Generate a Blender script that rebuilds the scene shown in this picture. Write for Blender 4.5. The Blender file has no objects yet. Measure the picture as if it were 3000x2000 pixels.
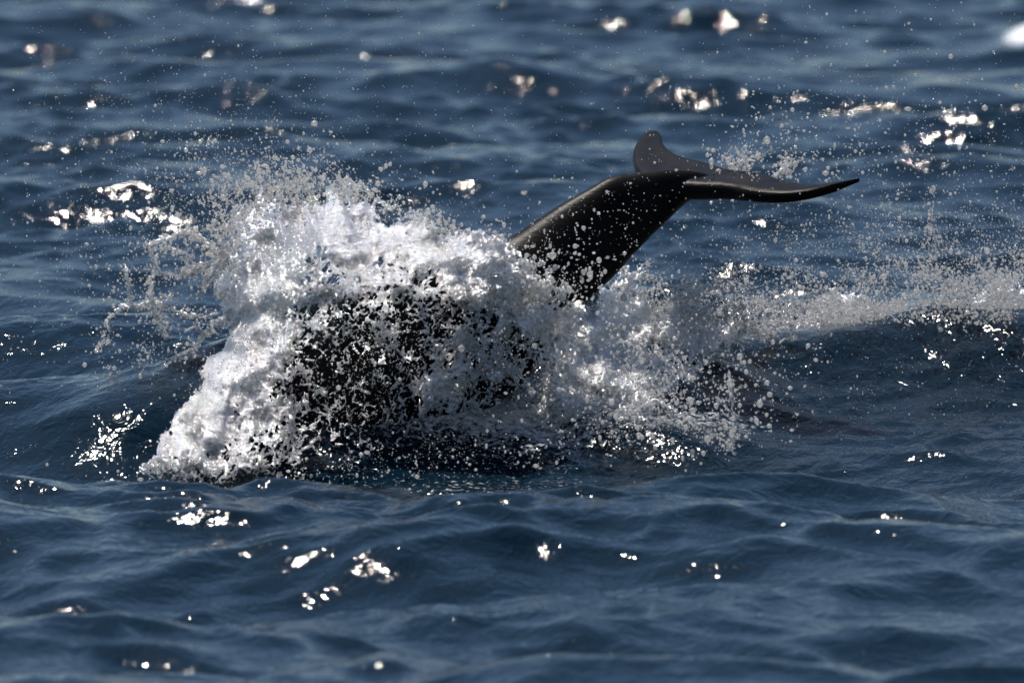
import bpy, bmesh, math, random
import numpy as np
from mathutils import Vector

# ------------------------------------------------------------------ camera, light, exposure
SC = bpy.context.scene
COL = SC.collection
R = math.radians
random.seed(7)
RNG = np.random.default_rng(7)

# long lens from the rail of a boat: 3.6 m above the sea, 40 m from the whale
CAM_H, DIST = 3.6, 40.0
A0 = 0.09                       # depression of the ray that meets the mean sea at the whale
PXM = 600.0                     # photograph pixels per metre at the whale
ROW0 = 1200.0
PITCH = A0 - (ROW0 - 1000.0) / PXM / DIST


def P(px, py, y=0.0):
    """a place in the world, y metres beyond the whale, for measurements taken off the photograph"""
    u = (px - 1500.0) / PXM / DIST
    v = -(py - 1000.0) / PXM / DIST
    # camera basis: forward (0,cos,-sin), up (0,sin,cos)
    fy, fz = math.cos(PITCH), -math.sin(PITCH)
    dx = u
    dy = fy - v * fz
    dz = fz + v * fy
    t = (DIST + y) / dy
    return Vector((dx * t, y, CAM_H + dz * t))


cam_d = bpy.data.cameras.new('camera')
cam = bpy.data.objects.new('camera', cam_d)
COL.objects.link(cam)
cam.location = (0, -DIST, CAM_H)
cam.rotation_euler = (R(90) - PITCH, 0, 0)
cam_d.sensor_width = 36
cam_d.lens = 36 * DIST / (3000 / PXM)
cam_d.clip_start = 1
cam_d.clip_end = 8000
cam_d.dof.use_dof = True
cam_d.dof.focus_distance = DIST - 0.2
cam_d.dof.aperture_fstop = cam_d.lens / 90.0
cam_d.dof.aperture_blades = 0
SC.camera = cam

SUN_EL, SUN_AZ = R(66), R(-31)        # high, behind the whale and to the left
world = bpy.data.worlds.new('World')
SC.world = world
world.use_nodes = True
nt = world.node_tree
sky = nt.nodes.new('ShaderNodeTexSky')
sky.sky_type = 'NISHITA'
sky.sun_disc = False
sky.sun_elevation = SUN_EL
sky.sun_rotation = SUN_AZ
sky.air_density = 1.0
sky.dust_density = 0.3
sky.ozone_density = 2.5
bg = nt.nodes['Background']
bg.inputs['Strength'].default_value = 0.057
nt.links.new(sky.outputs[0], bg.inputs['Color'])

sun_d = bpy.data.lights.new('sun', 'SUN')
sun_d.energy = 4.8
sun_d.angle = R(0.53)
sun_d.color = (1.0, 0.93, 0.86)
sun = bpy.data.objects.new('sun', sun_d)
COL.objects.link(sun)
sd = Vector((math.sin(SUN_AZ) * math.cos(SUN_EL), math.cos(SUN_AZ) * math.cos(SUN_EL), math.sin(SUN_EL)))
sun.rotation_euler = sd.to_track_quat('Z', 'Y').to_euler()
sun.location = (-10, 40, 40)

SC.view_settings.view_transform = 'Standard'
SC.view_settings.look = 'None'
SC.view_settings.exposure = 0.48
SC.view_settings.gamma = 1.0
SC.view_settings.use_curve_mapping = False
SC.render.engine = 'CYCLES'
SC.cycles.use_denoising = True
SC.cycles.use_adaptive_sampling = False
SC.cycles.light_sampling_threshold = 0.0
SC.cycles.max_bounces = 12
SC.cycles.transmission_bounces = 10
SC.cycles.transparent_max_bounces = 24
SC.cycles.caustics_reflective = True
SC.cycles.caustics_refractive = False
SC.cycles.sample_clamp_indirect = 6.0
SC.cycles.sample_clamp_direct = 500.0


# ------------------------------------------------------------------ helpers
def np_mesh(name, verts, faces, mats=(), smooth=True):
    """verts (n,3), faces (m,3) or (m,4) arrays -> mesh"""
    me = bpy.data.meshes.new(name)
    verts = np.ascontiguousarray(verts, dtype=np.float32)
    faces = np.ascontiguousarray(faces, dtype=np.int32)
    m, k = faces.shape
    me.vertices.add(len(verts))
    me.vertices.foreach_set('co', verts.ravel())
    me.loops.add(m * k)
    me.loops.foreach_set('vertex_index', faces.ravel())
    me.polygons.add(m)
    me.polygons.foreach_set('loop_start', np.arange(0, m * k, k, dtype=np.int32))
    me.polygons.foreach_set('loop_total', np.full(m, k, dtype=np.int32))
    me.polygons.foreach_set('use_smooth', np.full(m, smooth, dtype=bool))
    for mt in mats:
        me.materials.append(mt)
    me.update(calc_edges=True)
    return me


def link(name, me, label=None, cat=None, kind=None, group=None, loc=(0, 0, 0)):
    o = bpy.data.objects.new(name, me)
    COL.objects.link(o)
    o.location = loc
    for k, v in (('label', label), ('category', cat), ('kind', kind), ('group', group)):
        if v:
            o[k] = v
    return o


def material(name):
    m = bpy.data.materials.new(name)
    m.use_nodes = True
    n = m.node_tree.nodes
    n.clear()
    out = n.new('ShaderNodeOutputMaterial')
    return m, n, m.node_tree.links, out


def smooth(a, b, x):
    t = np.clip((x - a) / (b - a), 0, 1)
    return t * t * (3 - 2 * t)


def gauss(x, c, s):
    return np.exp(-((x - c) / s) ** 2)


# ------------------------------------------------------------------ materials
def mat_sea():
    m, n, L, out = material('sea_water')
    b = n.new('ShaderNodeBsdfPrincipled')
    b.inputs['Base Color'].default_value = (0.0018, 0.0105, 0.020, 1)
    b.inputs['Roughness'].default_value = 0.07
    b.inputs['IOR'].default_value = 1.333
    tc = n.new('ShaderNodeNewGeometry')
    mp = n.new('ShaderNodeMapping')
    mp.inputs['Scale'].default_value = (1.0, 0.8, 1.0)
    mp.inputs['Rotation'].default_value = (0, 0, R(20))
    L.new(tc.outputs['Position'], mp.inputs['Vector'])
    n1 = n.new('ShaderNodeTexNoise')
    n1.inputs['Scale'].default_value = 9
    n1.inputs['Detail'].default_value = 3
    n1.inputs['Roughness'].default_value = 0.62
    n1.inputs['Distortion'].default_value = 0.6
    L.new(mp.outputs[0], n1.inputs['Vector'])
    bp = n.new('ShaderNodeBump')
    bp.inputs['Strength'].default_value = 1.0
    bp.inputs['Distance'].default_value = 0.017
    L.new(n1.outputs['Fac'], bp.inputs['Height'])
    L.new(bp.outputs[0], b.inputs['Normal'])
    # froth left on the water round the whale
    at = n.new('ShaderNodeAttribute')
    at.attribute_name = 'froth'
    n2 = n.new('ShaderNodeTexNoise')
    n2.inputs['Scale'].default_value = 28
    n2.inputs['Detail'].default_value = 6
    n2.inputs['Roughness'].default_value = 0.7
    L.new(tc.outputs['Position'], n2.inputs['Vector'])
    ad = n.new('ShaderNodeMath'); ad.operation = 'ADD'
    L.new(at.outputs['Fac'], ad.inputs[0]); L.new(n2.outputs['Fac'], ad.inputs[1])
    rp = n.new('ShaderNodeMapRange')
    rp.inputs['From Min'].default_value = 1.0
    rp.inputs['From Max'].default_value = 1.22
    L.new(ad.outputs[0], rp.inputs['Value'])
    fo = n.new('ShaderNodeBsdfPrincipled')
    fo.inputs['Base Color'].default_value = (0.72, 0.75, 0.78, 1)
    fo.inputs['Roughness'].default_value = 0.35
    L.new(bp.outputs[0], fo.inputs['Normal'])
    mx = n.new('ShaderNodeMixShader')
    L.new(rp.outputs[0], mx.inputs[0]); L.new(b.outputs[0], mx.inputs[1]); L.new(fo.outputs[0], mx.inputs[2])
    L.new(mx.outputs[0], out.inputs['Surface'])
    return m


def mat_skin():
    m, n, L, out = material('wet_black_skin')
    b = n.new('ShaderNodeBsdfPrincipled')
    tc = n.new('ShaderNodeTexCoord')
    nz = n.new('ShaderNodeTexNoise')
    nz.inputs['Scale'].default_value = 5
    nz.inputs['Detail'].default_value = 6
    L.new(tc.outputs['Object'], nz.inputs['Vector'])
    cr = n.new('ShaderNodeValToRGB')
    cr.color_ramp.elements[0].position = 0.35
    cr.color_ramp.elements[0].color = (0.003, 0.0028, 0.003, 1)
    cr.color_ramp.elements[1].position = 0.75
    cr.color_ramp.elements[1].color = (0.009, 0.008, 0.0085, 1)
    L.new(nz.outputs['Fac'], cr.inputs['Fac'])
    L.new(cr.outputs['Color'], b.inputs['Base Color'])
    b.inputs['Roughness'].default_value = 0.38
    b.inputs['IOR'].default_value = 1.30
    b.inputs['Specular IOR Level'].default_value = 0.13
    # fine wet streaks running along the skin
    mp = n.new('ShaderNodeMapping')
    mp.inputs['Scale'].default_value = (4, 14, 30)
    mp.inputs['Rotation'].default_value = (0, R(25), 0)
    L.new(tc.outputs['Object'], mp.inputs['Vector'])
    n2 = n.new('ShaderNodeTexNoise')
    n2.inputs['Scale'].default_value = 2.2
    n2.inputs['Detail'].default_value = 7
    n2.inputs['Roughness'].default_value = 0.65
    L.new(mp.outputs[0], n2.inputs['Vector'])
    bp = n.new('ShaderNodeBump')
    bp.inputs['Strength'].default_value = 0.5
    bp.inputs['Distance'].default_value = 0.005
    L.new(n2.outputs['Fac'], bp.inputs['Height'])
    L.new(bp.outputs[0], b.inputs['Normal'])
    L.new(b.outputs[0], out.inputs['Surface'])
    return m


def mat_white_water(name, white=0.62, scale=60.0, trans=0.35, rough=0.12, bump=0.006):
    """aerated water: partly clear, partly white with bubbles, wet sheen"""
    m, n, L, out = material(name)
    tc = n.new('ShaderNodeNewGeometry')
    nz = n.new('ShaderNodeTexNoise')
    nz.inputs['Scale'].default_value = scale
    nz.inputs['Detail'].default_value = 5
    nz.inputs['Roughness'].default_value = 0.7
    L.new(tc.outputs['Position'], nz.inputs['Vector'])
    bp = n.new('ShaderNodeBump')
    bp.inputs['Strength'].default_value = 1.0
    bp.inputs['Distance'].default_value = bump
    L.new(nz.outputs['Fac'], bp.inputs['Height'])
    df = n.new('ShaderNodeBsdfDiffuse')
    df.inputs['Color'].default_value = (0.91, 0.90, 0.90, 1)
    L.new(bp.outputs[0], df.inputs['Normal'])
    tl = n.new('ShaderNodeBsdfTranslucent')
    tl.inputs['Color'].default_value = (0.94, 0.93, 0.92, 1)
    L.new(bp.outputs[0], tl.inputs['Normal'])
    m1 = n.new('ShaderNodeMixShader'); m1.inputs[0].default_value = 0.66
    L.new(df.outputs[0], m1.inputs[1]); L.new(tl.outputs[0], m1.inputs[2])
    # the clear part: a thin skin of water that lets light straight through
    gl = n.new('ShaderNodeBsdfTransparent')
    gl.inputs['Color'].default_value = (0.93, 0.96, 0.97, 1)
    nb = n.new('ShaderNodeTexNoise')
    nb.inputs['Scale'].default_value = scale * 0.35
    nb.inputs['Detail'].default_value = 4
    L.new(tc.outputs['Position'], nb.inputs['Vector'])
    mr = n.new('ShaderNodeMapRange')
    mr.inputs['From Min'].default_value = 0.35
    mr.inputs['From Max'].default_value = 0.65
    mr.inputs['To Min'].default_value = max(0.0, white - trans)
    mr.inputs['To Max'].default_value = min(1.0, white + trans)
    L.new(nb.outputs['Fac'], mr.inputs['Value'])
    m2 = n.new('ShaderNodeMixShader')
    L.new(mr.outputs[0], m2.inputs[0]); L.new(gl.outputs[0], m2.inputs[1]); L.new(m1.outputs[0], m2.inputs[2])
    gs = n.new('ShaderNodeBsdfGlossy')
    gs.inputs['Roughness'].default_value = rough
    gs.inputs['Color'].default_value = (1, 1, 1, 1)
    L.new(bp.outputs[0], gs.inputs['Normal'])
    fr = n.new('ShaderNodeFresnel'); fr.inputs['IOR'].default_value = 1.333
    L.new(bp.outputs[0], fr.inputs['Normal'])
    m3 = n.new('ShaderNodeMixShader')
    L.new(fr.outputs[0], m3.inputs[0]); L.new(m2.outputs[0], m3.inputs[1]); L.new(gs.outputs[0], m3.inputs[2])
    L.new(m3.outputs[0], out.inputs['Surface'])
    return m


M_SEA = mat_sea()
M_SKIN = mat_skin()
M_SPLASH = mat_white_water('splash_water', white=0.54, scale=80, trans=0.44, rough=0.10, bump=0.010)
M_DROP = mat_white_water('drop_water', white=0.92, scale=120, trans=0.15, rough=0.12)
M_STRAND = mat_white_water('strand_water', white=0.75, scale=90, trans=0.35, bump=0.008)

# ------------------------------------------------------------------ the sea
def wave_set(seed, n, lam0, lam1, slope, spread, main):
    g = np.random.default_rng(seed)
    lam = np.exp(g.uniform(math.log(lam0), math.log(lam1), n))
    th = R(main) + g.normal(0, R(spread), n)
    k = 2 * np.pi / lam
    a = slope * math.sqrt(2.0 / n) / k * g.uniform(0.6, 1.4, n)
    return np.stack([k * np.cos(th), k * np.sin(th), a, g.uniform(0, 2 * np.pi, n), lam], 1)


# direction 90 = crests lying across the view
WAVES = np.concatenate([
    wave_set(11, 9, 7.0, 16.0, 0.035, 22, 95),
    wave_set(12, 22, 2.4, 6.0, 0.095, 35, 80),
    wave_set(13, 40, 0.8, 2.2, 0.13, 42, 80),
    wave_set(14, 72, 0.21, 0.75, 0.20, 45, 78),
    wave_set(15, 40, 0.10, 0.21, 0.10, 60, 75),
])


def swell(x, y):
    """the larger shapes round the whale: crest in front, trough, ridge on the right, mound over the shoulders"""
    z = np.zeros_like(x)
    # crest in front
    yc = -6.3 - 0.25 * x + 0.5 * np.sin(1.7 * x + 0.5) + 0.25 * np.sin(3.9 * x)
    z += 0.16 * gauss(y, yc, 1.2) * (0.6 + 0.4 * gauss(x, 0.6, 3.2))
    # trough before the whale
    z -= 0.32 * gauss(y, -1.9 - 0.1 * x, 1.35) * gauss(x, 0.0, 4.5)
    z -= gauss(y, -4.3, 1.4) * (0.06 + 0.09 * smooth(0.3, -1.5, x) + 0.05 * smooth(0.8, 1.6, x))
    # ridge to the right of the whale
    yr = 0.85 + 0.10 * (x - 1.5)
    z += 0.37 * np.exp(-((y - yr) / np.where(y < yr, 0.62, 0.8)) ** 2) * smooth(-0.4, 0.9, x) * (1 - 0.5 * smooth(4, 7, x))
    z -= 0.10 * gauss(y, -0.6, 0.7) * smooth(0.6, 1.4, x)
    z -= 0.16 * gauss(y, 2.5, 1.0) * smooth(0.5, 1.5, x)
    # low ridge on the left, behind
    z += 0.20 * gauss(y, 1.9 + 0.3 * (x + 2.2), 0.8) * smooth(-0.6, -1.8, x)
    # mound of water carried up by the back
    z += 0.50 * gauss(x, -0.85, 0.55) * gauss(y, -0.15, 0.5)
    z += 0.16 * gauss(x, -1.6, 0.6) * gauss(y, -0.3, 0.7)
    z += 0.22 * gauss(x, -1.75, 0.5) * gauss(y, -1.0, 0.5)
    z += 0.16 * gauss(x, 5.05, 0.35) * gauss(y, 40.0, 1.0)
    return z


def sea_surface(x, y, spacing):
    zx = np.zeros_like(x); zy = np.zeros_like(x); z = np.zeros_like(x)
    # gusts: patches of rougher and calmer water
    g1 = 0.78 + 0.42 * np.sin(0.9 * x + 0.35 * y + 1.0) * np.sin(0.42 * y - 0.5 * x + 0.4) \
        + 0.25 * np.sin(2.3 * x - 0.8 * y + 2.0) * np.sin(1.1 * y + 1.3 * x)
    wx = x + 0.16 * np.sin(1.3 * y + 0.7 * x) + 0.05 * np.sin(4.1 * y - 2.2 * x)
    wy = y + 0.20 * np.sin(1.1 * x - 0.6 * y) + 0.06 * np.sin(5.0 * x + 2.0 * y)
    calm = 1 - 0.45 * gauss(x, 0.5, 3.2) * gauss(y, -0.8, 2.2)
    for kx, ky, a, ph, lam in WAVES:
        f = np.clip((lam - 2.0 * spacing) / (1.6 * spacing), 0, 1)
        if lam < 1.0:
            f = f * np.clip(g1, 0.15, 2)
        if lam < 0.21:
            f = f * (0.15 + 0.85 * gauss(y, 0.0, 5.5))
        if 0.7 < lam < 7:
            f = f * calm
        arg = kx * wx + ky * wy + ph
        c = np.cos(arg); s = np.sin(arg)
        k = math.hypot(kx, ky)
        z += f * a * c
        zx -= 0.75 * f * a * kx / k * s
        zy -= 0.75 * f * a * ky / k * s
    return zx, zy, z + swell(x, y)


def build_sea():
    d = [22.0]
    while d[-1] < 110:
        q = d[-1]
        if q < 33: st = 0.05
        elif q < 43: st = 0.032
        else: st = 0.034 + (q - 43) * 0.0022
        d.append(q + st)
    while d[-1] < 6000:
        d.append(d[-1] * 1.05 + 0.1)
    lo = [22.0 - 0.5 * i - 0.05 * i * i for i in range(1, 18)]
    d = np.array(lo[::-1] + d)
    t = list(np.arange(-0.080, 0.0801, 0.00048))
    a = t[-1]; ext = []
    st = 0.0006
    while a < 1.35:
        a += st; st *= 1.22; st = min(st, 0.08)
        ext.append(a)
    t = np.array([-v for v in ext[::-1]] + t + ext)
    D, T = np.meshgrid(d, t, indexing='ij')
    dst = D * np.where(np.abs(T) < 0.3, 1.0, 1.0)
    X = dst * np.tan(T * 1.0)
    Y = dst - DIST
    sp_d = np.gradient(d)[:, None] * np.ones_like(T)
    sp_t = (np.gradient(t)[None, :] * D)
    spacing = np.maximum(sp_d, sp_t)
    zx, zy, z = sea_surface(X.astype(np.float32), Y.astype(np.float32), spacing.astype(np.float32))
    V = np.stack([X + zx, Y + zy, z], -1).reshape(-1, 3)
    nr, nc = D.shape
    i = np.arange(nr * nc).reshape(nr, nc)
    F = np.stack([i[:-1, :-1], i[:-1, 1:], i[1:, 1:], i[1:, :-1]], -1).reshape(-1, 4)
    me = np_mesh('sea', V, F, [M_SEA])
    x, y = V[:, 0], V[:, 1]
    fr = 0.62 * gauss(x, -0.3, 0.9) * gauss(y, -0.5, 0.45)
    fr += 0.40 * gauss(x, 1.0, 0.9) * gauss(y, -0.6, 0.5)
    fr += 0.42 * smooth(0.7, 1.2, x) * gauss(y, 1.15 + 0.12 * (x - 1.5), 0.38)
    fr += 0.85 * gauss(x, 5.05, 0.4) * gauss(y, 39.8, 1.1)
    fr += 0.44 * gauss(x, -0.2, 1.5) * gauss(y, -1.5, 0.6)
    at = me.attributes.new('froth', 'FLOAT', 'POINT')
    at.data.foreach_set('value', fr.astype(np.float32))
    return link('sea', me, 'dark blue choppy sea with sun glints around the splashing whale', 'sea', 'structure')


def row_of(x, y, z):
    cp, sp = math.cos(PITCH), math.sin(PITCH)
    q = y + DIST; dz = z - CAM_H
    f = q * cp - dz * sp; up = q * sp + dz * cp
    return 1000 - up / f * DIST * PXM


SEA = build_sea()

# ------------------------------------------------------------------ the whale
def catmull(pts, n):
    pts = np.array(pts, float)
    p = np.vstack([2 * pts[0] - pts[1], pts, 2 * pts[-1] - pts[-2]])
    out = []
    m = len(pts) - 1
    for q in np.linspace(0, m, n):
        i = min(int(q), m - 1); t = q - i
        a, b, c, d = p[i], p[i + 1], p[i + 2], p[i + 3]
        out.append(0.5 * ((2 * b) + (-a + c) * t + (2 * a - 5 * b + 4 * c - d) * t * t + (-a + 3 * b - 3 * c + d) * t ** 3))
    return np.array(out)


def shell(name, verts, faces):
    me = bpy.data.meshes.new(name)
    me.from_pydata(verts, [], faces)
    me.materials.append(M_SKIN)
    bm = bmesh.new(); bm.from_mesh(me)
    bmesh.ops.remove_doubles(bm, verts=bm.verts, dist=1e-5)
    bmesh.ops.recalc_face_normals(bm, faces=bm.faces)
    bm.to_mesh(me); bm.free()
    o = bpy.data.objects.new(name, me)
    COL.objects.link(o)
    return o


def build_whale():
    verts, faces = [], []
    # trunk: back line, belly line (px), place in depth, half width
    secs = [
        ((2085, 512), (2085, 560), 0.08, 0.040),
        ((2035, 500), (2025, 585), 0.03, 0.060),
        ((1965, 496), (1985, 618), -0.02, 0.070),
        ((1900, 501), (1955, 648), -0.06, 0.078),
        ((1840, 508), (1918, 683), -0.10, 0.085),
        ((1780, 522), (1885, 715), -0.14, 0.093),
        ((1720, 555), (1845, 757), -0.18, 0.105),
        ((1640, 600), (1805, 803), -0.23, 0.120),
        ((1560, 652), (1758, 848), -0.28, 0.140),
        ((1480, 702), (1708, 900), -0.33, 0.165),
        ((1370, 745), (1640, 1010), -0.40, 0.20),
        ((1240, 775), (1500, 1150), -0.46, 0.25),
        ((1110, 810), (1300, 1280), -0.50, 0.29),
        ((980, 880), (1090, 1370), -0.52, 0.31),
        ((850, 985), (880, 1440), -0.54, 0.31),
        ((720, 1110), (690, 1480), -0.56, 0.29),
        ((580, 1250), (520, 1520), -0.58, 0.24),
        ((450, 1370), (400, 1540), -0.60, 0.16),
        ((380, 1440), (350, 1530), -0.60, 0.06),
    ]
    S = []
    for (tx, ty), (bx, by), y, w in secs:
        a = P(tx, ty, y); b = P(bx, by, y)
        S.append([a.x, a.z, b.x, b.z, y, w])
    S = catmull(S, 110)
    NR = 40
    for ax, az, bx, bz, y, w in S:
        cx, cz = (ax + bx) / 2, (az + bz) / 2
        ux, uz = (ax - bx) / 2, (az - bz) / 2
        for j in range(NR):
            t = 2 * math.pi * j / NR
            c, s = math.cos(t), math.sin(t)
            # keeled top and bottom, fuller sides
            e = abs(c) ** 1.0 * (1 if c > 0 else -1)
            ww = w * (abs(s) ** 0.88) * (1 if s > 0 else -1)
            verts.append((cx + ux * e, y + ww, cz + uz * e))
    n = len(S)
    for i in range(n - 1):
        for j in range(NR):
            k = (j + 1) % NR
            faces.append((i * NR + j, i * NR + k, (i + 1) * NR + k, (i + 1) * NR + j))
    faces.append(tuple(range(NR)))
    faces.append(tuple((n - 1) * NR + j for j in range(NR))[::-1])
    trunk = shell('trunk_form', verts, faces)
    # flukes in their own plane: r runs aft, s runs out to each tip
    O = P(2010, 545, 0.0)
    RR = Vector((0.73, 0.613, 0.252))
    SS = Vector((0.675, -0.722, -0.089))
    NN = RR.cross(SS).normalized()
    if NN.z < 0: NN = -NN
    cam_at = Vector((0, -DIST, CAM_H))

    def flat(px, py):
        """outline point in the plane of the flukes"""
        d = P(px, py, 0.0) - cam_at
        return cam_at + d * ((O - cam_at).dot(NN) / d.dot(NN))

    lead = [(1903, 389), (1893, 392), (1880, 405), (1863, 426), (1854, 450), (1854, 478), (1866, 507), (1900, 535), (1950, 560),
            (2010, 562), (2070, 563), (2130, 566), (2190, 575), (2250, 581), (2310, 580), (2380, 570), (2450, 550), (2500, 533), (2517, 527)]
    trail = [(1908, 387), (1925, 386), (1937, 398), (1942, 420), (1955, 436), (1975, 450), (2005, 461), (2045, 470), (2092, 480),
             (2122, 491), (2150, 497), (2200, 503), (2255, 515), (2290, 528), (2330, 538), (2380, 541), (2450, 536), (2500, 528), (2518, 524)]
    lead = [flat(*q)[:] for q in lead]
    trail = [flat(*q)[:] for q in trail]
    NS, NC = 150, 24
    le = catmull(lead, NS); tr = catmull(trail, NS)
    verts, faces = [], []
    m = 2 * NC
    for i in range(NS):
        mid = Vector((le[i] + tr[i]) / 2) - O
        s_mid = mid.dot(SS) / SS.length
        q = min(1.0, abs(s_mid) / 0.80)
        chord = float(np.linalg.norm(le[i] - tr[i]))
        th = min(0.10 * (1 - q) ** 0.6 + 0.016, chord * 0.5 + 0.004)
        for j in range(m):
            if j < NC: c = j / NC; sg = 1
            else: c = 1 - (j - NC) / NC; sg = -1
            # aerofoil section: blunt leading edge, thin trailing edge
            pr = 2.0 * (0.2969 * math.sqrt(c) - 0.126 * c - 0.3516 * c * c + 0.2843 * c ** 3 - 0.1015 * c ** 4)
            edge = 0.0045 * math.sqrt(max(0.0, min(1.0, 14 * (1 - c)))) * (1 if 0 < c < 1 else 0)
            p = le[i] * (1 - c) + tr[i] * c
            off = sg * (th * pr * (2.2 if s_mid > 0 else 1.1 + 1.1 * max(0, 1 + s_mid / 0.2)) + edge)
            camber = -0.025 * math.sin(math.pi * c) * (1 - q)
            rip = 0.0022 * math.sin(38 * s_mid + 9 * c) * math.sin(math.pi * c) * (1 - q)
            verts.append(tuple(Vector(p) + NN * (off + camber + rip)))
    for i in range(NS - 1):
        for j in range(m):
            k = (j + 1) % m
            faces.append((i * m + j, i * m + k, (i + 1) * m + k, (i + 1) * m + j))
    faces.append(tuple(range(m)))
    faces.append(tuple((NS - 1) * m + j for j in range(m))[::-1])
    fl = shell('fluke_form', verts, faces)
    bo = trunk.modifiers.new('join', 'BOOLEAN')
    bo.operation = 'UNION'; bo.solver = 'EXACT'; bo.object = fl
    dg = bpy.context.evaluated_depsgraph_get()
    me2 = bpy.data.meshes.new_from_object(trunk.evaluated_get(dg))
    bpy.data.objects.remove(trunk); bpy.data.objects.remove(fl)
    bm = bmesh.new(); bm.from_mesh(me2)
    bmesh.ops.remove_doubles(bm, verts=bm.verts, dist=0.0008)
    # soften the join between the tail stock and the flukes
    near = [v for v in bm.verts if (v.co - O).length < 0.34]
    for _ in range(5):
        bmesh.ops.smooth_vert(bm, verts=near, factor=0.4, use_axis_x=True, use_axis_y=True, use_axis_z=True)
    bm.to_mesh(me2); bm.free()
    me2.name = 'whale'
    if not me2.materials: me2.materials.append(M_SKIN)
    me2.polygons.foreach_set('use_smooth', [True] * len(me2.polygons))
    return link('whale', me2, 'black whale diving in the splash with its smooth tail flukes raised clear', 'whale')


WHALE = build_whale()

# ------------------------------------------------------------------ white water: perforated sheets with real thickness
def band_noise(shape, lam, seed, stretch=(1, 1, 1)):
    """smooth random field, periodic, feature size lam (in cells), unit variance"""
    g = np.random.default_rng(seed)
    w = g.standard_normal(shape).astype(np.float32)
    f = [np.fft.fftfreq(shape[0])[:, None, None] * stretch[0], np.fft.fftfreq(shape[1])[None, :, None] * stretch[1],
         np.fft.rfftfreq(shape[2])[None, None, :] * stretch[2]]
    kk = np.sqrt(f[0] ** 2 + f[1] ** 2 + f[2] ** 2) * lam
    h = np.exp(-((kk - 1.0) / 0.45) ** 2)
    out = np.fft.irfftn(np.fft.rfftn(w) * h, s=shape).astype(np.float32)
    return out / out.std()


def surface_nets(Fd):
    """zero surface of a sampled field (positive inside) -> verts in cell units, quads"""
    nx, ny, nz = Fd.shape
    ins = Fd > 0
    cnt = np.zeros((nx - 1, ny - 1, nz - 1), np.int8)
    for a in (0, 1):
        for b in (0, 1):
            for c in (0, 1):
                cnt += ins[a:nx - 1 + a, b:ny - 1 + b, c:nz - 1 + c]
    mixed = (cnt > 0) & (cnt < 8)
    ci = np.argwhere(mixed)
    if len(ci) == 0:
        return np.zeros((0, 3)), np.zeros((0, 4), int)
    idx = np.full(mixed.shape, -1, np.int32)
    idx[mixed] = np.arange(len(ci), dtype=np.int32)
    acc = np.zeros((len(ci), 3), np.float32); num = np.zeros(len(ci), np.float32)
    corners = [(a, b, c) for a in (0, 1) for b in (0, 1) for c in (0, 1)]
    val = {k: Fd[ci[:, 0] + k[0], ci[:, 1] + k[1], ci[:, 2] + k[2]] for k in corners}
    for k in corners:
        for ax in range(3):
            if k[ax] == 0:
                k2 = tuple(k[i] + (1 if i == ax else 0) for i in range(3))
                va, vb = val[k], val[k2]
                mk = (va > 0) != (vb > 0)
                t = np.where(mk, va / np.where(mk, va - vb, 1), 0)
                for i in range(3):
                    acc[:, i] += mk * (k[i] + (t if i == ax else 0))
                num += mk
    V = ci + acc / num[:, None]
    faces = []
    for ax in range(3):
        o1, o2 = [(1, 2), (2, 0), (0, 1)][ax]
        sl0 = [slice(None)] * 3; sl1 = [slice(None)] * 3
        sl0[ax] = slice(0, -1); sl1[ax] = slice(1, None)
        for o in (o1, o2):
            sl0[o] = slice(1, -1); sl1[o] = slice(1, -1)
        A = ins[tuple(sl0)]; B = ins[tuple(sl1)]
        for cond, flip in ((A & ~B, False), (~A & B, True)):
            e = np.argwhere(cond)
            if len(e) == 0: continue
            off = np.zeros(3, int)
            for o in (o1, o2): off[o] = 1
            e = e + off
            u = np.zeros(3, int); u[o1] = 1
            v = np.zeros(3, int); v[o2] = 1
            q = [e - u - v, e - v, e, e - u]
            q = [idx[p[:, 0], p[:, 1], p[:, 2]] for p in q]
            if flip: q = q[::-1]
            faces.append(np.stack(q, 1))
    return V, np.concatenate(faces)


class Field:
    """cover or depth over the sheet, blended from places with a value"""
    def __init__(self, pts, spread=1.0, lift=0.0):
        self.p = np.array(pts, float)
        self.p[:, 2] *= spread
        self.p[:, 3] += lift

    def __call__(self, X, Y):
        X, Y = (X + 16 * np.sin(Y / 41.0 + 1.5 * np.sin(X / 67.0)) + 8 * np.sin(Y / 17.0 + X / 29.0),
                Y + 14 * np.sin(X / 37.0 + 1.2 * np.sin(Y / 53.0)) + 7 * np.sin(X / 15.0 - Y / 31.0))
        num = np.zeros_like(X); den = np.full_like(X, 1e-6)
        for r in self.p:
            px, py, rad, v = r[:4]
            d = ((X - px) ** 2 + (Y - py) ** 2) / rad ** 2
            w = np.exp(-d) + 0.02 / (1 + d) ** 3
            num += w * v; den += w
        return num / den


TILE = (192, 40, 160)
N_BIG = band_noise(TILE, 26, 1)
N_MID = band_noise(TILE, 12, 2)
N_SML = band_noise(TILE, 6.0, 3)
N_FIN = band_noise(TILE, 3.6, 7)
N_NET = band_noise(TILE, 19, 6)
N_STR = band_noise(TILE, 8, 4, (1.0, 0.8, 3.4))     # drawn out along the fall
N_WRP = band_noise(TILE, 34, 5)


def tiled(N, shape, off):
    i = [(np.arange(s) + o) % n for s, o, n in zip(shape, off, N.shape)]
    return N[np.ix_(*i)]


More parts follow.
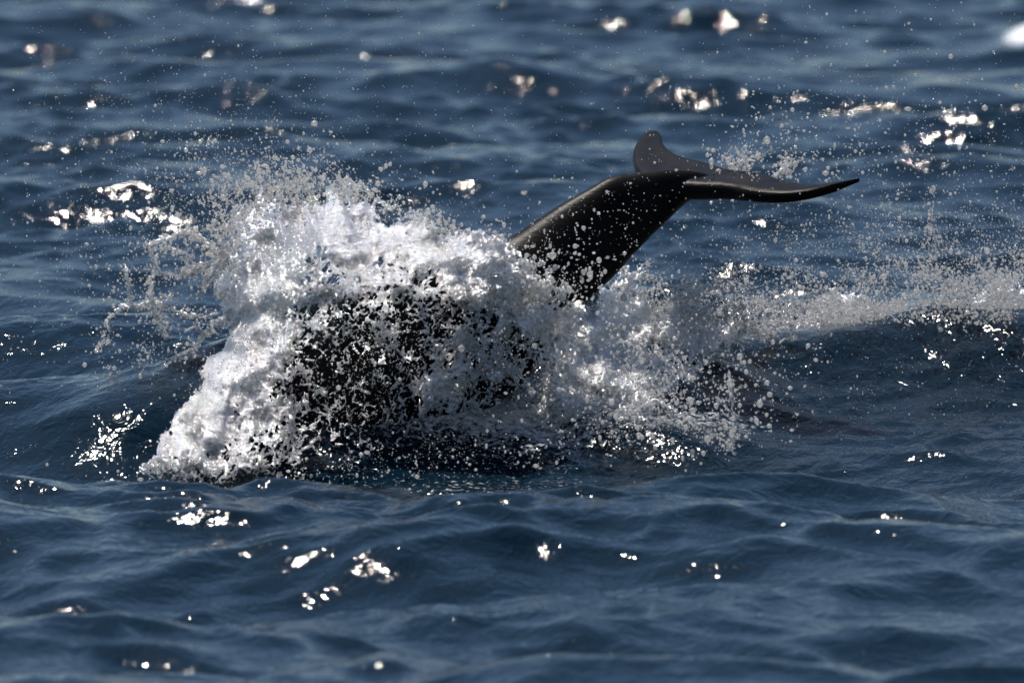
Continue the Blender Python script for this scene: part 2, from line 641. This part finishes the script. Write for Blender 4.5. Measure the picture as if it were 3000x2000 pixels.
def sheet(name, box, step, cover, depth, half=0.11, thick=0.05, seed=0, amp=0.03, streak=0.4, mat=None, ridge=1.1, lines=None, edge=0.0):
    """box in photograph pixels (x0,y0,x1,y1); step in metres; returns a mesh of the wet sheet"""
    x0, y0, x1, y1 = box
    pstep = step * PXM
    nx = int((x1 - x0) / pstep) + 1; nz = int((y1 - y0) / pstep) + 1
    nw = int(2 * half / step) + 1
    gx = x0 + np.arange(nx) * pstep
    gz = y0 + np.arange(nz) * pstep
    X, Z = np.meshgrid(gx, gz, indexing='ij')
    C = cover(X, Z)
    w = (np.arange(nw) - (nw - 1) / 2) * step
    off = [(seed * 37) % 192, (seed * 13) % 40, (seed * 71) % 160]
    sh = (nx, nw, nz)
    big = tiled(N_BIG, sh, off); mid = tiled(N_MID, sh, off); sml = tiled(N_SML, sh, [o + 11 for o in off])
    ix, iw, iz = np.arange(nx)[:, None, None], np.arange(nw)[None, :, None], np.arange(nz)[None, None, :]
    lean = (0.45 * iz + 6 * np.sin(iz / 23.0)).astype(int)
    st = N_STR[(ix + lean + off[0]) % TILE[0], (iw + off[1]) % TILE[1], (iz + off[2]) % TILE[2]]
    fin = tiled(N_FIN, sh, off)
    disp = w[None, :, None] - amp * tiled(N_WRP, sh, [o + 60 for o in off]) - 0.45 * amp * mid - 0.35 * amp * sml - 0.15 * amp * fin - 0.45 * amp * streak * st
    Cc = C[:, None, :]
    # froth breaks into a net of threads where the cover is thin, lumps where it is thick
    nn = tiled(N_NET, sh, [o + 23 for o in off])
    net = np.maximum(0.80 - 2.1 * np.abs(0.8 * nn + 0.45 * mid + 0.12 * sml), 0.74 - 2.1 * np.abs(st + 0.4 * nn + 0.2 * sml) * (1.3 - 0.4 * streak))
    lump = 0.2 * big + 0.25 * mid + 0.45 * sml + 0.40 * fin + 0.55 * streak * st
    t = np.clip(Cc, 0, 1)
    n = (1 - t) * (ridge * net + 0.22 * lump) + t * lump * 0.72
    tk = thick * (0.35 + 0.65 * t)
    Fd = (Cc * 1.5 - 0.55) + n - (disp / tk) ** 2
    Fd[:, 0, :] = -1; Fd[:, -1, :] = -1; Fd[0] = -1; Fd[-1] = -1; Fd[:, :, 0] = -1; Fd[:, :, -1] = -1
    V, F = surface_nets(Fd.astype(np.float32))
    px = x0 + V[:, 0] * pstep; pz = y0 + V[:, 2] * pstep
    ww = (V[:, 1] - (nw - 1) / 2) * step
    yy = depth(px, pz) + ww
    # back to the place
    u = (px - 1500.0) / PXM / DIST; v = -(pz - 1000.0) / PXM / DIST
    cp, sp = math.cos(PITCH), math.sin(PITCH)
    dy = cp + v * sp; dz = -sp + v * cp
    tt = (DIST + yy) / dy
    W = np.stack([u * tt, yy, CAM_H + dz * tt], 1)
    return np_mesh(name, W, F, [mat or M_SPLASH])


def line_cover(lines, base=-0.6, peak=0.66):
    """cover that follows drawn strands; each line: list of (px, py, halfwidth)"""
    segs = []
    for ln in lines:
        for a, b in zip(ln[:-1], ln[1:]):
            segs.append((a, b))

    def f(X, Z):
        best = np.full_like(X, base)
        for (ax, ay, aw), (bx, by, bw) in segs:
            dx, dy = bx - ax, by - ay
            L2 = dx * dx + dy * dy + 1e-6
            t = np.clip(((X - ax) * dx + (Z - ay) * dy) / L2, 0, 1)
            d = np.hypot(X - ax - t * dx, Z - ay - t * dy)
            w = 0.95 * (aw + (bw - aw) * t) * (1.0 + 0.35 * np.sin(X / 7.0 + 1.3 * np.sin(Z / 11.0)) * np.sin(Z / 6.0))
            best = np.maximum(best, peak - (peak - base) * smooth(0.4, 1.7, d / w))
        return best
    return f


# the curtain thrown up over the back
CURTAIN = Field([
    # outside, top and left
    (500, 500, 130, -1.0), (300, 600, 200, -1.2), (620, 620, 40, -0.75), (700, 470, 90, -1.0), (900, 430, 100, -1.0),
    (1150, 480, 100, -1.0), (1300, 560, 90, -1.1), (1450, 620, 80, -1.0), (1580, 720, 50, -0.9), (1680, 800, 45, -0.9),
    (1780, 800, 70, -1.0), (560, 700, 45, -0.7), (590, 830, 40, -0.9), (610, 930, 38, -0.9), (605, 1010, 34, -0.9), (540, 1090, 40, -1.0),
    (470, 1180, 45, -1.0), (390, 1290, 45, -1.0), (330, 1390, 50, -1.0), (430, 1000, 80, -1.0), (480, 850, 80, -0.9),
    (640, 760, 22, 0.3),
    # ragged crest
    (760, 520, 30, -0.10), (800, 560, 36, 0.30), (870, 530, 30, 0.15), (960, 530, 34, 0.45), (1050, 560, 36, 0.6), (1140, 580, 34, 0.6),
    (1230, 625, 32, 0.6), (1320, 655, 30, 0.6), (1400, 700, 30, 0.6), (1480, 725, 28, 0.65), (1545, 765, 26, 0.65), (1590, 820, 26, 0.6),
    (1660, 865, 28, 0.55), (1700, 880, 20, 0.3),
    # white column on the left
    (690, 650, 34, 0.35), (760, 640, 50, 0.8), (700, 760, 42, 0.9), (690, 860, 40, 1.0), (690, 960, 40, 1.0), (660, 1060, 40, 1.0),
    (640, 1130, 45, 1.0), (590, 1210, 50, 0.85), (550, 1280, 48, 0.72), (480, 1370, 40, 0.42), (760, 1150, 45, 0.85), (740, 1250, 45, 0.55),
    (640, 1340, 48, 0.5), (780, 850, 50, 0.95), (780, 960, 46, 0.85), (780, 1060, 38, 0.75), (840, 740, 60, 0.95),
    (960, 640, 60, 1.0), (1080, 680, 60, 0.95), (1230, 710, 55, 0.9), (1360, 740, 55, 0.95), (1430, 760, 44, 0.95), (1480, 790, 44, 0.9), (1540, 840, 34, 0.8),
    # thinner over the dark back
    (930, 760, 26, 0.30), (940, 830, 40, 0.36), (1100, 800, 50, 0.46), (1240, 820, 46, 0.36), (1120, 850, 30, 0.30), (1330, 860, 36, 0.30), (1380, 800, 30, 0.5),
    (880, 960, 42, 0.30), (980, 940, 50, 0.22), (1090, 920, 50, 0.30), (1200, 930, 50, 0.22), (1300, 940, 34, 0.10),
    (880, 1080, 44, 0.16), (980, 1060, 60, 0.10), (1100, 1040, 60, 0.10), (1200, 1060, 46, 0.16), (1290, 1030, 36, 0.36),
    (860, 1180, 40, 0.24), (960, 1180, 55, 0.10), (1080, 1160, 60, 0.12), (1180, 1180, 44, 0.12), (1150, 1260, 40, 0.10),
    (860, 1280, 46, 0.30), (960, 1290, 50, 0.18), (1060, 1300, 50, 0.08), (760, 1350, 50, 0.26), (850, 1390, 46, 0.1), (980, 1390, 60, -0.25),
    (1250, 1190, 34, 0.46), (1290, 1150, 36, 0.52), (1340, 1090, 36, 0.52), (1360, 1000, 34, 0.45), (1410, 960, 34, 0.30), (1460, 1010, 36, 0.30), (1430, 1090, 36, 0.36),
    (1500, 1090, 36, 0.30), (1540, 1020, 36, 0.30), (1400, 1180, 44, 0.30), (1250, 1270, 40, 0.2), (1340, 1260, 50, -0.1),
    (1420, 870, 30, 0.6), (1500, 900, 34, 0.75), (1590, 920, 34, 0.72), (1560, 960, 28, 0.6), (1470, 950, 24, 0.55),
    (1640, 930, 28, 0.7), (1690, 930, 24, 0.6), (1620, 1010, 30, 0.5), (1560, 1130, 40, 0.15), (1500, 1200, 50, -0.1), (1650, 1180, 50, -0.3),
    (1750, 900, 40, -0.8), (1750, 1050, 40, -0.6), (480, 1430, 30, -0.5), (620, 1440, 40, -0.3), (1200, 1400, 90, -0.8), (800, 1460, 60, -0.6), (1500, 1320, 90, -0.8),
])
CURT_Y = Field([
    (470, 1420, 110, -1.85), (560, 1300, 90, -1.35), (650, 1400, 90, -1.7), (600, 1200, 90, -0.95), (640, 900, 110, -0.28), (620, 700, 110, 0.15), (800, 520, 110, 0.40), (1000, 520, 130, 0.40),
    (800, 850, 110, -0.50), (800, 1150, 120, -0.98), (1000, 750, 120, -0.35), (1000, 950, 130, -0.88), (1000, 1200, 140, -0.98), (1000, 1400, 100, -1.5), (820, 1400, 90, -1.6),
    (1250, 650, 100, -0.02), (1250, 850, 110, -0.86), (1250, 1050, 120, -0.93), (1250, 1300, 120, -0.98),
    (1450, 730, 80, -0.6), (1350, 740, 70, -0.6), (1450, 900, 100, -0.74), (1450, 1100, 110, -0.85), (1600, 850, 90, -0.62), (1650, 950, 90, -0.65), (1650, 1150, 100, -0.75),
], 1.45, -0.05)


def curtain_cover(X, Z):
    C = CURTAIN(X, Z)
    return C + 0.12 * (1 - gauss(C, 0.12, 0.16))


def build_curtain():
    me = sheet('splash_curtain', (380, 440, 1760, 1470), 0.0053, curtain_cover, CURT_Y, half=0.09, thick=0.036, seed=1, amp=0.022, streak=0.8)
    return link('splash_curtain', me, 'torn white curtain of water thrown up over the back of the diving whale', None, 'stuff')


# the fan of water falling behind the tail stock, to the right
FAN = Field([
    (1600, 850, 60, -0.6), (1700, 930, 24, 0.2), (1760, 890, 26, 0.55), (1800, 820, 26, 0.25), (1850, 770, 24, 0.10), (1890, 760, 22, 0.0),
    (1880, 830, 34, 0.30), (1800, 880, 40, 0.65), (1850, 930, 44, 0.80), (1780, 960, 50, 0.85), (1700, 1000, 44, 0.75), (1920, 900, 34, 0.40),
    (1950, 850, 40, -0.3), (2000, 890, 36, 0.15), (1960, 960, 40, 0.55), (2060, 930, 34, 0.35), (2120, 920, 34, 0.30), (2060, 980, 40, 0.75), (2140, 970, 34, 0.65),
    (1900, 1020, 36, 0.25), (1960, 1040, 40, 0.22), (2040, 1050, 34, 0.45), (1760, 1060, 50, 0.72), (1650, 1090, 44, 0.60), (1850, 1090, 40, 0.60),
    (1930, 1120, 36, 0.42), (1830, 1160, 40, 0.45), (1720, 1160, 50, 0.35), (1620, 1170, 44, 0.25), (1880, 1190, 34, 0.25), (1960, 1190, 34, 0.05), (1550, 1130, 40, 0.1),
    (1750, 1230, 44, 0.02), (1870, 1260, 44, -0.15), (2000, 1260, 50, -0.5), (2070, 1140, 40, -0.15), (2150, 1060, 40, 0.0), (2220, 1030, 34, -0.1),
    (1700, 850, 40, -0.7), (1750, 790, 36, -0.8), (1840, 700, 50, -1.0), (1980, 760, 50, -1.0), (2100, 820, 50, -0.7), (2150, 880, 34, -0.2), (2230, 900, 34, -0.2),
    (2220, 960, 34, 0.45), (2300, 1100, 60, -0.8), (1600, 1280, 60, -0.7), (1750, 1350, 80, -0.9), (1480, 1050, 50, -0.6), (2300, 960, 44, 0.1), (2150, 1200, 60, -0.8),
])
FAN_Y = Field([
    (1700, 950, 110, -0.45), (1850, 800, 110, 0.0), (1900, 950, 120, -0.1), (1700, 1100, 110, -0.70), (1850, 1150, 110, -0.70),
    (2000, 950, 110, 0.15), (2150, 950, 110, 0.30), (2300, 950, 110, 0.5), (1950, 1100, 100, -0.45), (1700, 1250, 110, -0.95), (1900, 1280, 110, -0.95), (2100, 1100, 100, -0.1),
])


def build_fan():
    me = sheet('splash_fan', (1540, 720, 2340, 1340), 0.006, lambda X, Z: np.where(FAN(X, Z) > 0, FAN(X, Z) * 1.45 + 0.16, FAN(X, Z) + 0.16), FAN_Y, half=0.09, thick=0.034, seed=5, amp=0.024, streak=0.9)
    return link('splash_fan', me, 'fan of white water falling behind the tail stock onto the sea', None, 'stuff')


# line of white water along the ridge to the right
def build_ridge_foam():
    def cov(X, Z):
        crest = 975 - 12 * np.sin((X - 2200) / 150.0) + 0.0 * X
        top = 905 + 25 * np.sin(X / 83.0) + 18 * np.sin(X / 37.0 + 1) - 40 * smooth(2650, 2950, X)
        return 0.55 * smooth(top - 60, top + 50, Z) * (1 - smooth(crest - 4, crest + 22, Z)) * 2.5 - 0.25
    dep = lambda px, pz: 1.20 + 0.0003 * (px - 2200) + 0.02 * np.sin(px / 60.0)
    me = sheet('ridge_foam', (2230, 800, 3220, 1010), 0.0068, cov, dep, half=0.10, thick=0.05, seed=9, amp=0.03, streak=0.2)
    return link('ridge_foam', me, 'low line of churned white foam along the wave ridge on the right', None, 'stuff')


CURT = build_curtain()
FANO = build_fan()
RIDGE = build_ridge_foam()

# strands of water flung out to the left
STRANDS = [
    ('lacy strand of clear water arching out from the top left of the splash', -0.30, [
        [(640, 740, 16), (590, 700, 12), (540, 675, 9), (490, 700, 9), (430, 715, 8)],
        [(640, 770, 16), (590, 775, 12), (530, 810, 10), (560, 750, 8), (500, 725, 9), (450, 735, 8)],
        [(440, 725, 8), (450, 770, 6), (470, 800, 6), (530, 810, 9), (580, 790, 9)]]),
    ('knobbly strand hanging down in front of the far left hole in the splash', -0.25, [
        [(460, 745, 9), (450, 800, 9), (440, 860, 10), (450, 900, 11), (490, 880, 7), (500, 860, 6)],
        [(440, 885, 11), (455, 930, 11), (475, 960, 12), (490, 990, 10)],
        [(450, 885, 9), (520, 915, 8), (560, 925, 10), (600, 930, 6), (645, 915, 6)]]),
    ('thin upright strand of water at the outer left edge of the splash', -0.20, [
        [(365, 775, 6), (372, 810, 7), (378, 850, 8), (380, 885, 9), (385, 900, 12)],
        [(435, 885, 8), (400, 900, 11), (360, 895, 10), (330, 920, 10), (312, 940, 8), (318, 970, 4)],
        [(320, 965, 4), (316, 1000, 4), (290, 1010, 6), (283, 1030, 9)]]),
    ('short forked strand of water between the white column and the left strands', -0.35, [
        [(640, 760, 9), (620, 790, 7), (600, 810, 6), (598, 850, 6), (575, 860, 9)],
        [(600, 845, 6), (625, 820, 6), (640, 800, 7)]]),
    ('leaning strand of water rising left from the foot of the white column', -0.50, [
        [(655, 935, 14), (610, 970, 12), (580, 1010, 12), (560, 1035, 10), (585, 1050, 12), (560, 1075, 8)],
        [(570, 1020, 9), (530, 1040, 8), (490, 1070, 8), (470, 1100, 8), (450, 1125, 9)],
        [(600, 975, 8), (570, 955, 6), (545, 970, 5)]]),
    ('small crown of water standing on the sea left of the splash', -0.35, [
        [(405, 1080, 5), (410, 1110, 6), (418, 1135, 12), (440, 1150, 10)],
        [(315, 1112, 6), (350, 1125, 6), (390, 1135, 7), (420, 1148, 12), (455, 1150, 10)],
        [(455, 1150, 8), (460, 1125, 6), (470, 1105, 5)]]),
    ('long thin thread of falling water right of the near fluke tip', -0.15, [
        [(2735, 600, 3), (2728, 640, 4), (2738, 690, 4), (2742, 755, 4)],
        [(2728, 545, 3), (2735, 570, 3)]]),
    ('bent thread of water falling before the dark wave on the right', -1.9, [
        [(2135, 1085, 5), (2140, 1125, 9), (2145, 1180, 5), (2148, 1240, 5), (2150, 1280, 4), (2130, 1320, 6)],
        [(2070, 1265, 5), (2100, 1275, 5), (2125, 1295, 6), (2150, 1330, 7)]]),
    ('looping thread of water over the trough below the splash fan', -1.8, [
        [(1835, 1225, 5), (1870, 1195, 6), (1920, 1170, 6), (1975, 1200, 7), (2020, 1230, 7), (2035, 1250, 6)],
        [(1925, 1175, 6), (1900, 1210, 6), (1870, 1225, 6)]]),
    ('small leaning spout of white water off the trailing edge beside the fluke notch', 0.10, [
        [(2160, 496, 10), (2172, 478, 9), (2180, 462, 6), (2176, 445, 4)], [(2172, 480, 7), (2196, 468, 5), (2212, 472, 4)]]),
    ('leaning spout of white water off the middle of the near fluke', 0.0, [
        [(2272, 514, 10), (2290, 502, 10), (2306, 488, 8), (2318, 474, 5)], [(2290, 500, 7), (2292, 486, 5), (2304, 478, 4)]]),
]
for i, (lab, y, lines) in enumerate(STRANDS):
    xs = [p[0] for l in lines for p in l]; ys = [p[1] for l in lines for p in l]
    me = sheet('water_strand', (min(xs) - 30, min(ys) - 30, max(xs) + 30, max(ys) + 30), 0.0042, line_cover(lines),
               lambda px, pz, y=y: y + 0.04 * np.sin(px / 40.0) + 0.03 * np.cos(pz / 55.0),
               half=0.05, thick=0.020, seed=20 + i, amp=0.009, streak=0.0, mat=M_STRAND, ridge=0.5)
    link('water_strand', me, lab, 'water strand', group='strands of water flung from the splash')

# ------------------------------------------------------------------ drops
def ico(sub):
    bm = bmesh.new()
    bmesh.ops.create_icosphere(bm, subdivisions=sub, radius=1.0)
    v = np.array([p.co[:] for p in bm.verts]); f = np.array([[q.index for q in p.verts] for p in bm.faces])
    bm.free()
    return v, f


OCT_V = np.array([(1, 0, 0), (-1, 0, 0), (0, 1, 0), (0, -1, 0), (0, 0, 1), (0, 0, -1)], float)
OCT_F = np.array([(0, 2, 4), (2, 1, 4), (1, 3, 4), (3, 0, 4), (2, 0, 5), (1, 2, 5), (3, 1, 5), (0, 3, 5)])
ICO1 = ico(1)
ICO2 = ico(2)


def to_world(px, pz, yy):
    u = (px - 1500.0) / PXM / DIST; v = -(pz - 1000.0) / PXM / DIST
    cp, sp = math.cos(PITCH), math.sin(PITCH)
    dy = cp + v * sp; dz = -sp + v * cp
    tt = (DIST + yy) / dy
    return np.stack([u * tt, yy, CAM_H + dz * tt], 1)


def drops_mesh(name, cen, rad, base):
    v, f = base
    n = len(cen)
    st = RNG.uniform(0.65, 1.5, (n, 1, 3))
    lumps = 1 + 0.08 * RNG.standard_normal((n, len(v), 1))
    V = cen[:, None, :] + v[None] * rad[:, None, None] * st * lumps
    Fc = f[None] + (np.arange(n) * len(v))[:, None, None]
    return np_mesh(name, V.reshape(-1, 3), Fc.reshape(-1, 3), [M_DROP])


def cloud(n, cx, cy, sx, sy, yc, ys, rmed, rsig=0.5, rot=0.0, clip=None, dist='n'):
    if dist == 'n':
        a = RNG.normal(0, 1, n) * sx; b = RNG.normal(0, 1, n) * sy
    else:
        a = RNG.uniform(-1, 1, n) * sx; b = RNG.uniform(-1, 1, n) * sy
    c, s = math.cos(R(rot)), math.sin(R(rot))
    x = cx + a * c - b * s; z = cy + a * s + b * c
    y = RNG.normal(yc, ys, n)
    r = np.exp(RNG.normal(math.log(rmed), rsig, n))        # photograph pixels
    r = np.clip(r, 0.9, 9)
    m = np.ones(n, bool) if clip is None else clip(x, z)
    return np.stack([x, z, y, r], 1)[m]


def emit(name, label, parts):
    A = np.concatenate(parts)
    # clumps: droplets come in puffs and streaks, not evenly
    k = np.sin(A[:, 0] / 31.0 + 1.7 * np.sin(A[:, 1] / 47.0)) * np.sin(A[:, 1] / 27.0 + 1.3 * np.sin(A[:, 0] / 61.0))
    keep = RNG.uniform(0, 1, len(A)) < 0.62 + 0.38 * k
    A = A[keep]
    W = to_world(A[:, 0], A[:, 1], A[:, 2])
    big = A[:, 3] > 2.3
    ms = []
    for sel, base in ((~big, (OCT_V, OCT_F)), (big, ICO1)):
        if sel.sum():
            ms.append(drops_mesh(name, W[sel], A[sel, 3] / PXM, base))
    if len(ms) == 2:
        bm = bmesh.new()
        for q in ms: bm.from_mesh(q)
        me = ms[0]; bm.to_mesh(me); bm.free()
        me.polygons.foreach_set('use_smooth', [True] * len(me.polygons))
    else:
        me = ms[0]
    return link(name, me, label, None, 'stuff')


emit('spray_mist', 'fine spray thrown up above and to the left of the white splash', [
    cloud(2200, 760, 540, 180, 90, 0.0, 0.35, 1.4, .6),
    cloud(2200, 600, 620, 170, 120, -0.1, 0.35, 1.4, .6),
    cloud(420, 830, 500, 75, 55, 0.0, 0.2, 2.2, .6),
    cloud(700, 700, 590, 70, 60, -0.1, 0.2, 2.2, .6),
    cloud(1800, 560, 420, 330, 200, 0.1, 0.5, 1.25, 0.35),
    cloud(1600, 350, 800, 230, 230, -0.1, 0.4, 1.5, 0.45),
    cloud(700, 470, 850, 110, 120, -0.2, 0.25, 2.3),
    cloud(700, 500, 1050, 80, 70, -0.4, 0.2, 1.9),
    cloud(400, 420, 1120, 80, 35, -0.35, 0.15, 2.2),
    cloud(900, 1100, 400, 500, 260, 0.1, 0.6, 1.2, 0.3),
    cloud(500, 1500, 200, 1500, 200, 0.2, 0.7, 1.2, 0.3, dist='u'),
    cloud(900, 1200, 600, 260, 50, -0.2, 0.2, 1.8, rot=22),
])
emit('splash_drops', 'drops breaking away along the torn crest of the white splash', [
    cloud(1200, 790, 560, 60, 36, -0.1, 0.12, 2.2, 0.6),
    cloud(900, 960, 545, 90, 22, -0.1, 0.12, 2.2, 0.6),
    cloud(900, 1230, 640, 140, 18, -0.3, 0.1, 2.2, 0.6, rot=22),
    cloud(700, 1560, 790, 90, 22, -0.45, 0.1, 2.2, 0.6, rot=38),
    cloud(900, 660, 720, 45, 60, -0.3, 0.12, 2.8, 0.45),
    cloud(1500, 1050, 1060, 190, 130, -1.02, 0.06, 1.3, 0.5),
    cloud(1600, 1420, 1080, 110, 110, -0.92, 0.06, 1.7, 0.4),
    cloud(1500, 700, 1150, 110, 140, -1.05, 0.05, 1.8, 0.45),
])
emit('tail_drops', 'scattered drops in the air before the black tail stock', [
    cloud(900, 1650, 760, 110, 100, -0.75, 0.12, 1.5, 0.55, rot=-30, clip=lambda x, z: (z > 480)),
    cloud(60, 1620, 770, 36, 26, -0.8, 0.1, 3.0, 0.5),
    cloud(40, 1710, 800, 34, 24, -0.8, 0.1, 3.4, 0.5),
    cloud(60, 1690, 840, 44, 16, -0.8, 0.1, 2.8, 0.5),
    cloud(260, 1900, 620, 130, 90, -0.5, 0.1, 1.5, 0.4),
])
emit('fluke_spray', 'spray flying above and to the right of the raised flukes', [
    cloud(420, 2250, 470, 110, 55, 0.1, 0.25, 2.5, 0.5),
    cloud(160, 2170, 478, 36, 18, 0.25, 0.08, 2.2, 0.6),
    cloud(150, 2290, 500, 30, 22, 0.1, 0.08, 2.2, 0.6),
    cloud(900, 2400, 420, 240, 110, 0.1, 0.5, 2.0, 0.5),
    cloud(900, 2650, 330, 280, 200, 0.3, 0.6, 1.7, 0.5),
    cloud(800, 2750, 560, 220, 100, 0.1, 0.5, 1.6, 0.45),
    cloud(1500, 2350, 700, 280, 60, 0.1, 0.4, 1.7, 0.45),
])
emit('crest_spray', 'dense low spray drifting over the wave ridge on the right', [
    cloud(5500, 2850, 835, 190, 62, 0.9, 0.35, 2.1, 0.5),
    cloud(7000, 2550, 915, 430, 34, 0.9, 0.3, 2.1, 0.5, dist='u'),
    cloud(4200, 2500, 840, 500, 60, 0.7, 0.4, 1.5, 0.4, dist='u'),
    cloud(4500, 2900, 760, 260, 90, 0.8, 0.5, 1.3, 0.4),
    cloud(4200, 2120, 905, 140, 38, 0.2, 0.25, 2.4, 0.5),
    cloud(2200, 2000, 850, 110, 40, 0.1, 0.2, 1.9, 0.5),
    cloud(2500, 2700, 700, 300, 60, 0.5, 0.5, 1.3, 0.4),
])
emit('fall_drops', 'blurred drops falling in front of the trough below the splash fan', [
    cloud(420, 1900, 1210, 130, 40, -1.7, 0.3, 2.3, 0.6),
    cloud(300, 1800, 1260, 150, 36, -1.8, 0.3, 2.1, 0.6),
    cloud(260, 2060, 1280, 110, 46, -1.9, 0.3, 2.2, 0.6),
    cloud(1700, 1900, 1120, 130, 70, -0.9, 0.25, 2.0, 0.5),
    cloud(1300, 1800, 1060, 110, 90, -0.8, 0.2, 2.2, 0.5),
    cloud(700, 2150, 1120, 120, 80, -1.2, 0.5, 1.9, 0.5),
    cloud(900, 2500, 1150, 300, 110, -0.5, 0.5, 1.3, 0.4),
])

# drops torn off the strands on the left
SP = []
for lab, y, lines in STRANDS:
    for l in lines:
        for (ax, ay, aw), (bx, by, bw) in zip(l[:-1], l[1:]):
            n = int(math.hypot(bx - ax, by - ay) * 0.9) + 4
            t = RNG.uniform(0, 1, n)
            SP.append(np.stack([ax + (bx - ax) * t + RNG.normal(0, 11, n), ay + (by - ay) * t + RNG.normal(0, 11, n),
                                RNG.normal(y, 0.06, n), np.clip(np.exp(RNG.normal(math.log(2.0), 0.55, n)), 1, 8)], 1))
emit('strand_drops', 'drops torn off the strands of water round the splash', SP)
emit('base_drops', 'low drops and froth jumping off the water at the foot of the splash', [
    cloud(500, 900, 1385, 260, 22, -1.6, 0.15, 1.3, 0.6),
    cloud(500, 520, 1385, 60, 30, -1.75, 0.1, 1.7, 0.6),
    cloud(600, 1350, 1330, 180, 35, -1.4, 0.15, 1.3, 0.6),
])

# the largest drops, each on its own
def big_drop_mesh(seed):
    g = np.random.default_rng(seed)
    v, f = ICO2
    w = 1 + 0.10 * np.sin(v @ g.normal(0, 2.2, 3) + g.uniform(0, 6)) + 0.06 * np.sin(v @ g.normal(0, 4, 3))
    return np_mesh('water_drop', v * w[:, None] * np.array([1, 1, 1.12]), f, [M_DROP])


BIG = [big_drop_mesh(40 + i) for i in range(4)]
FRONT = [
    (2168, 1043, 8, 'pale blurred drop highest in the small cluster right of the splash fan'),
    (2180, 1061, 6, 'small grey drop just under the highest one right of the splash fan'),
    (2197, 1058, 6, 'small pale drop at the right of the cluster beside the splash fan'),
    (2186, 1089, 7, 'pale drop lowest in the small cluster right of the splash fan'),
    (2248, 1120, 7, 'pale drop alone before the dark wave, upper of two on the right'),
    (2255, 1155, 7.5, 'pale drop before the dark wave, lower of two on the right'),
    (2226, 1182, 10, 'largest pale blurred drop before the dark wave right of the falling thread'),
    (2216, 1232, 8, 'pale drop right below the largest drop before the dark wave'),
    (2170, 1247, 7, 'pale drop close to the right of the bent falling thread'),
    (2254, 1247, 7, 'pale drop farthest right in the low row before the dark wave'),
    (2143, 1270, 8, 'pale drop at the foot of the bent falling thread'),
    (2009, 1252, 8, 'dull grey drop inside the bend of the looping thread'),
    (1932, 1233, 7.5, 'bright drop under the top of the looping thread'),
    (1911, 1275, 8, 'bright drop low over the trough left below the looping thread'),
    (1970, 1288, 7, 'pale drop low over the trough right below the looping thread'),
    (2028, 1323, 8, 'pale drop near the water, left of the two lowest'),
    (2061, 1327, 7, 'pale drop near the water, right of the two lowest'),
    (1871, 1273, 7, 'pale drop low over the trough, left end of the row'),
    (1631, 1354, 5, 'single small drop low before the dark smooth trough under the body'),
    (2137, 1120, 9, 'bright white drop at the top of the bent falling thread'),
    (2107, 911, 6, 'pale drop over the white water near the left end of the spray band'),
]
STOCK = [
    (1778, 562, 4.5, 'small white drop highest before the black tail stock, under the flukes'),
    (1754, 625, 5, 'white drop, right of two side by side before the upper tail stock'),
    (1741, 615, 4.5, 'white drop, left of two side by side before the upper tail stock'),
    (1755, 762, 8.5, 'largest round white drop before the lower right of the tail stock'),
    (1710, 668, 6.5, 'round white drop alone before the middle of the tail stock'),
    (1685, 721, 7, 'clear round drop before the middle of the tail stock'),
    (1626, 783, 8, 'clear ringed drop at the left before the lower tail stock'),
    (1647, 634, 5, 'small white drop near the upper edge of the tail stock'),
    (1710, 797, 8, 'white drop, left of the pair low before the tail stock'),
    (1728, 803, 9, 'white drop, right of the pair low before the tail stock'),
    (1607, 747, 6, 'small clear drop at the left edge of the tail stock by the foam'),
]
for i, (x, y, r, lab) in enumerate(FRONT):
    o = link('water_drop', BIG[i % 4], lab, 'water drop', group='large drops before the dark wave', loc=P(x, y, -2.1 + 0.4 * math.sin(i * 2.3)))
    o.scale = [r / PXM] * 3
for i, (x, y, r, lab) in enumerate(STOCK):
    o = link('water_drop', BIG[i % 4], lab, 'water drop', group='large drops before the tail stock', loc=P(x, y, -0.75 + 0.1 * math.sin(i * 1.7)))
    o.scale = [r / PXM] * 3
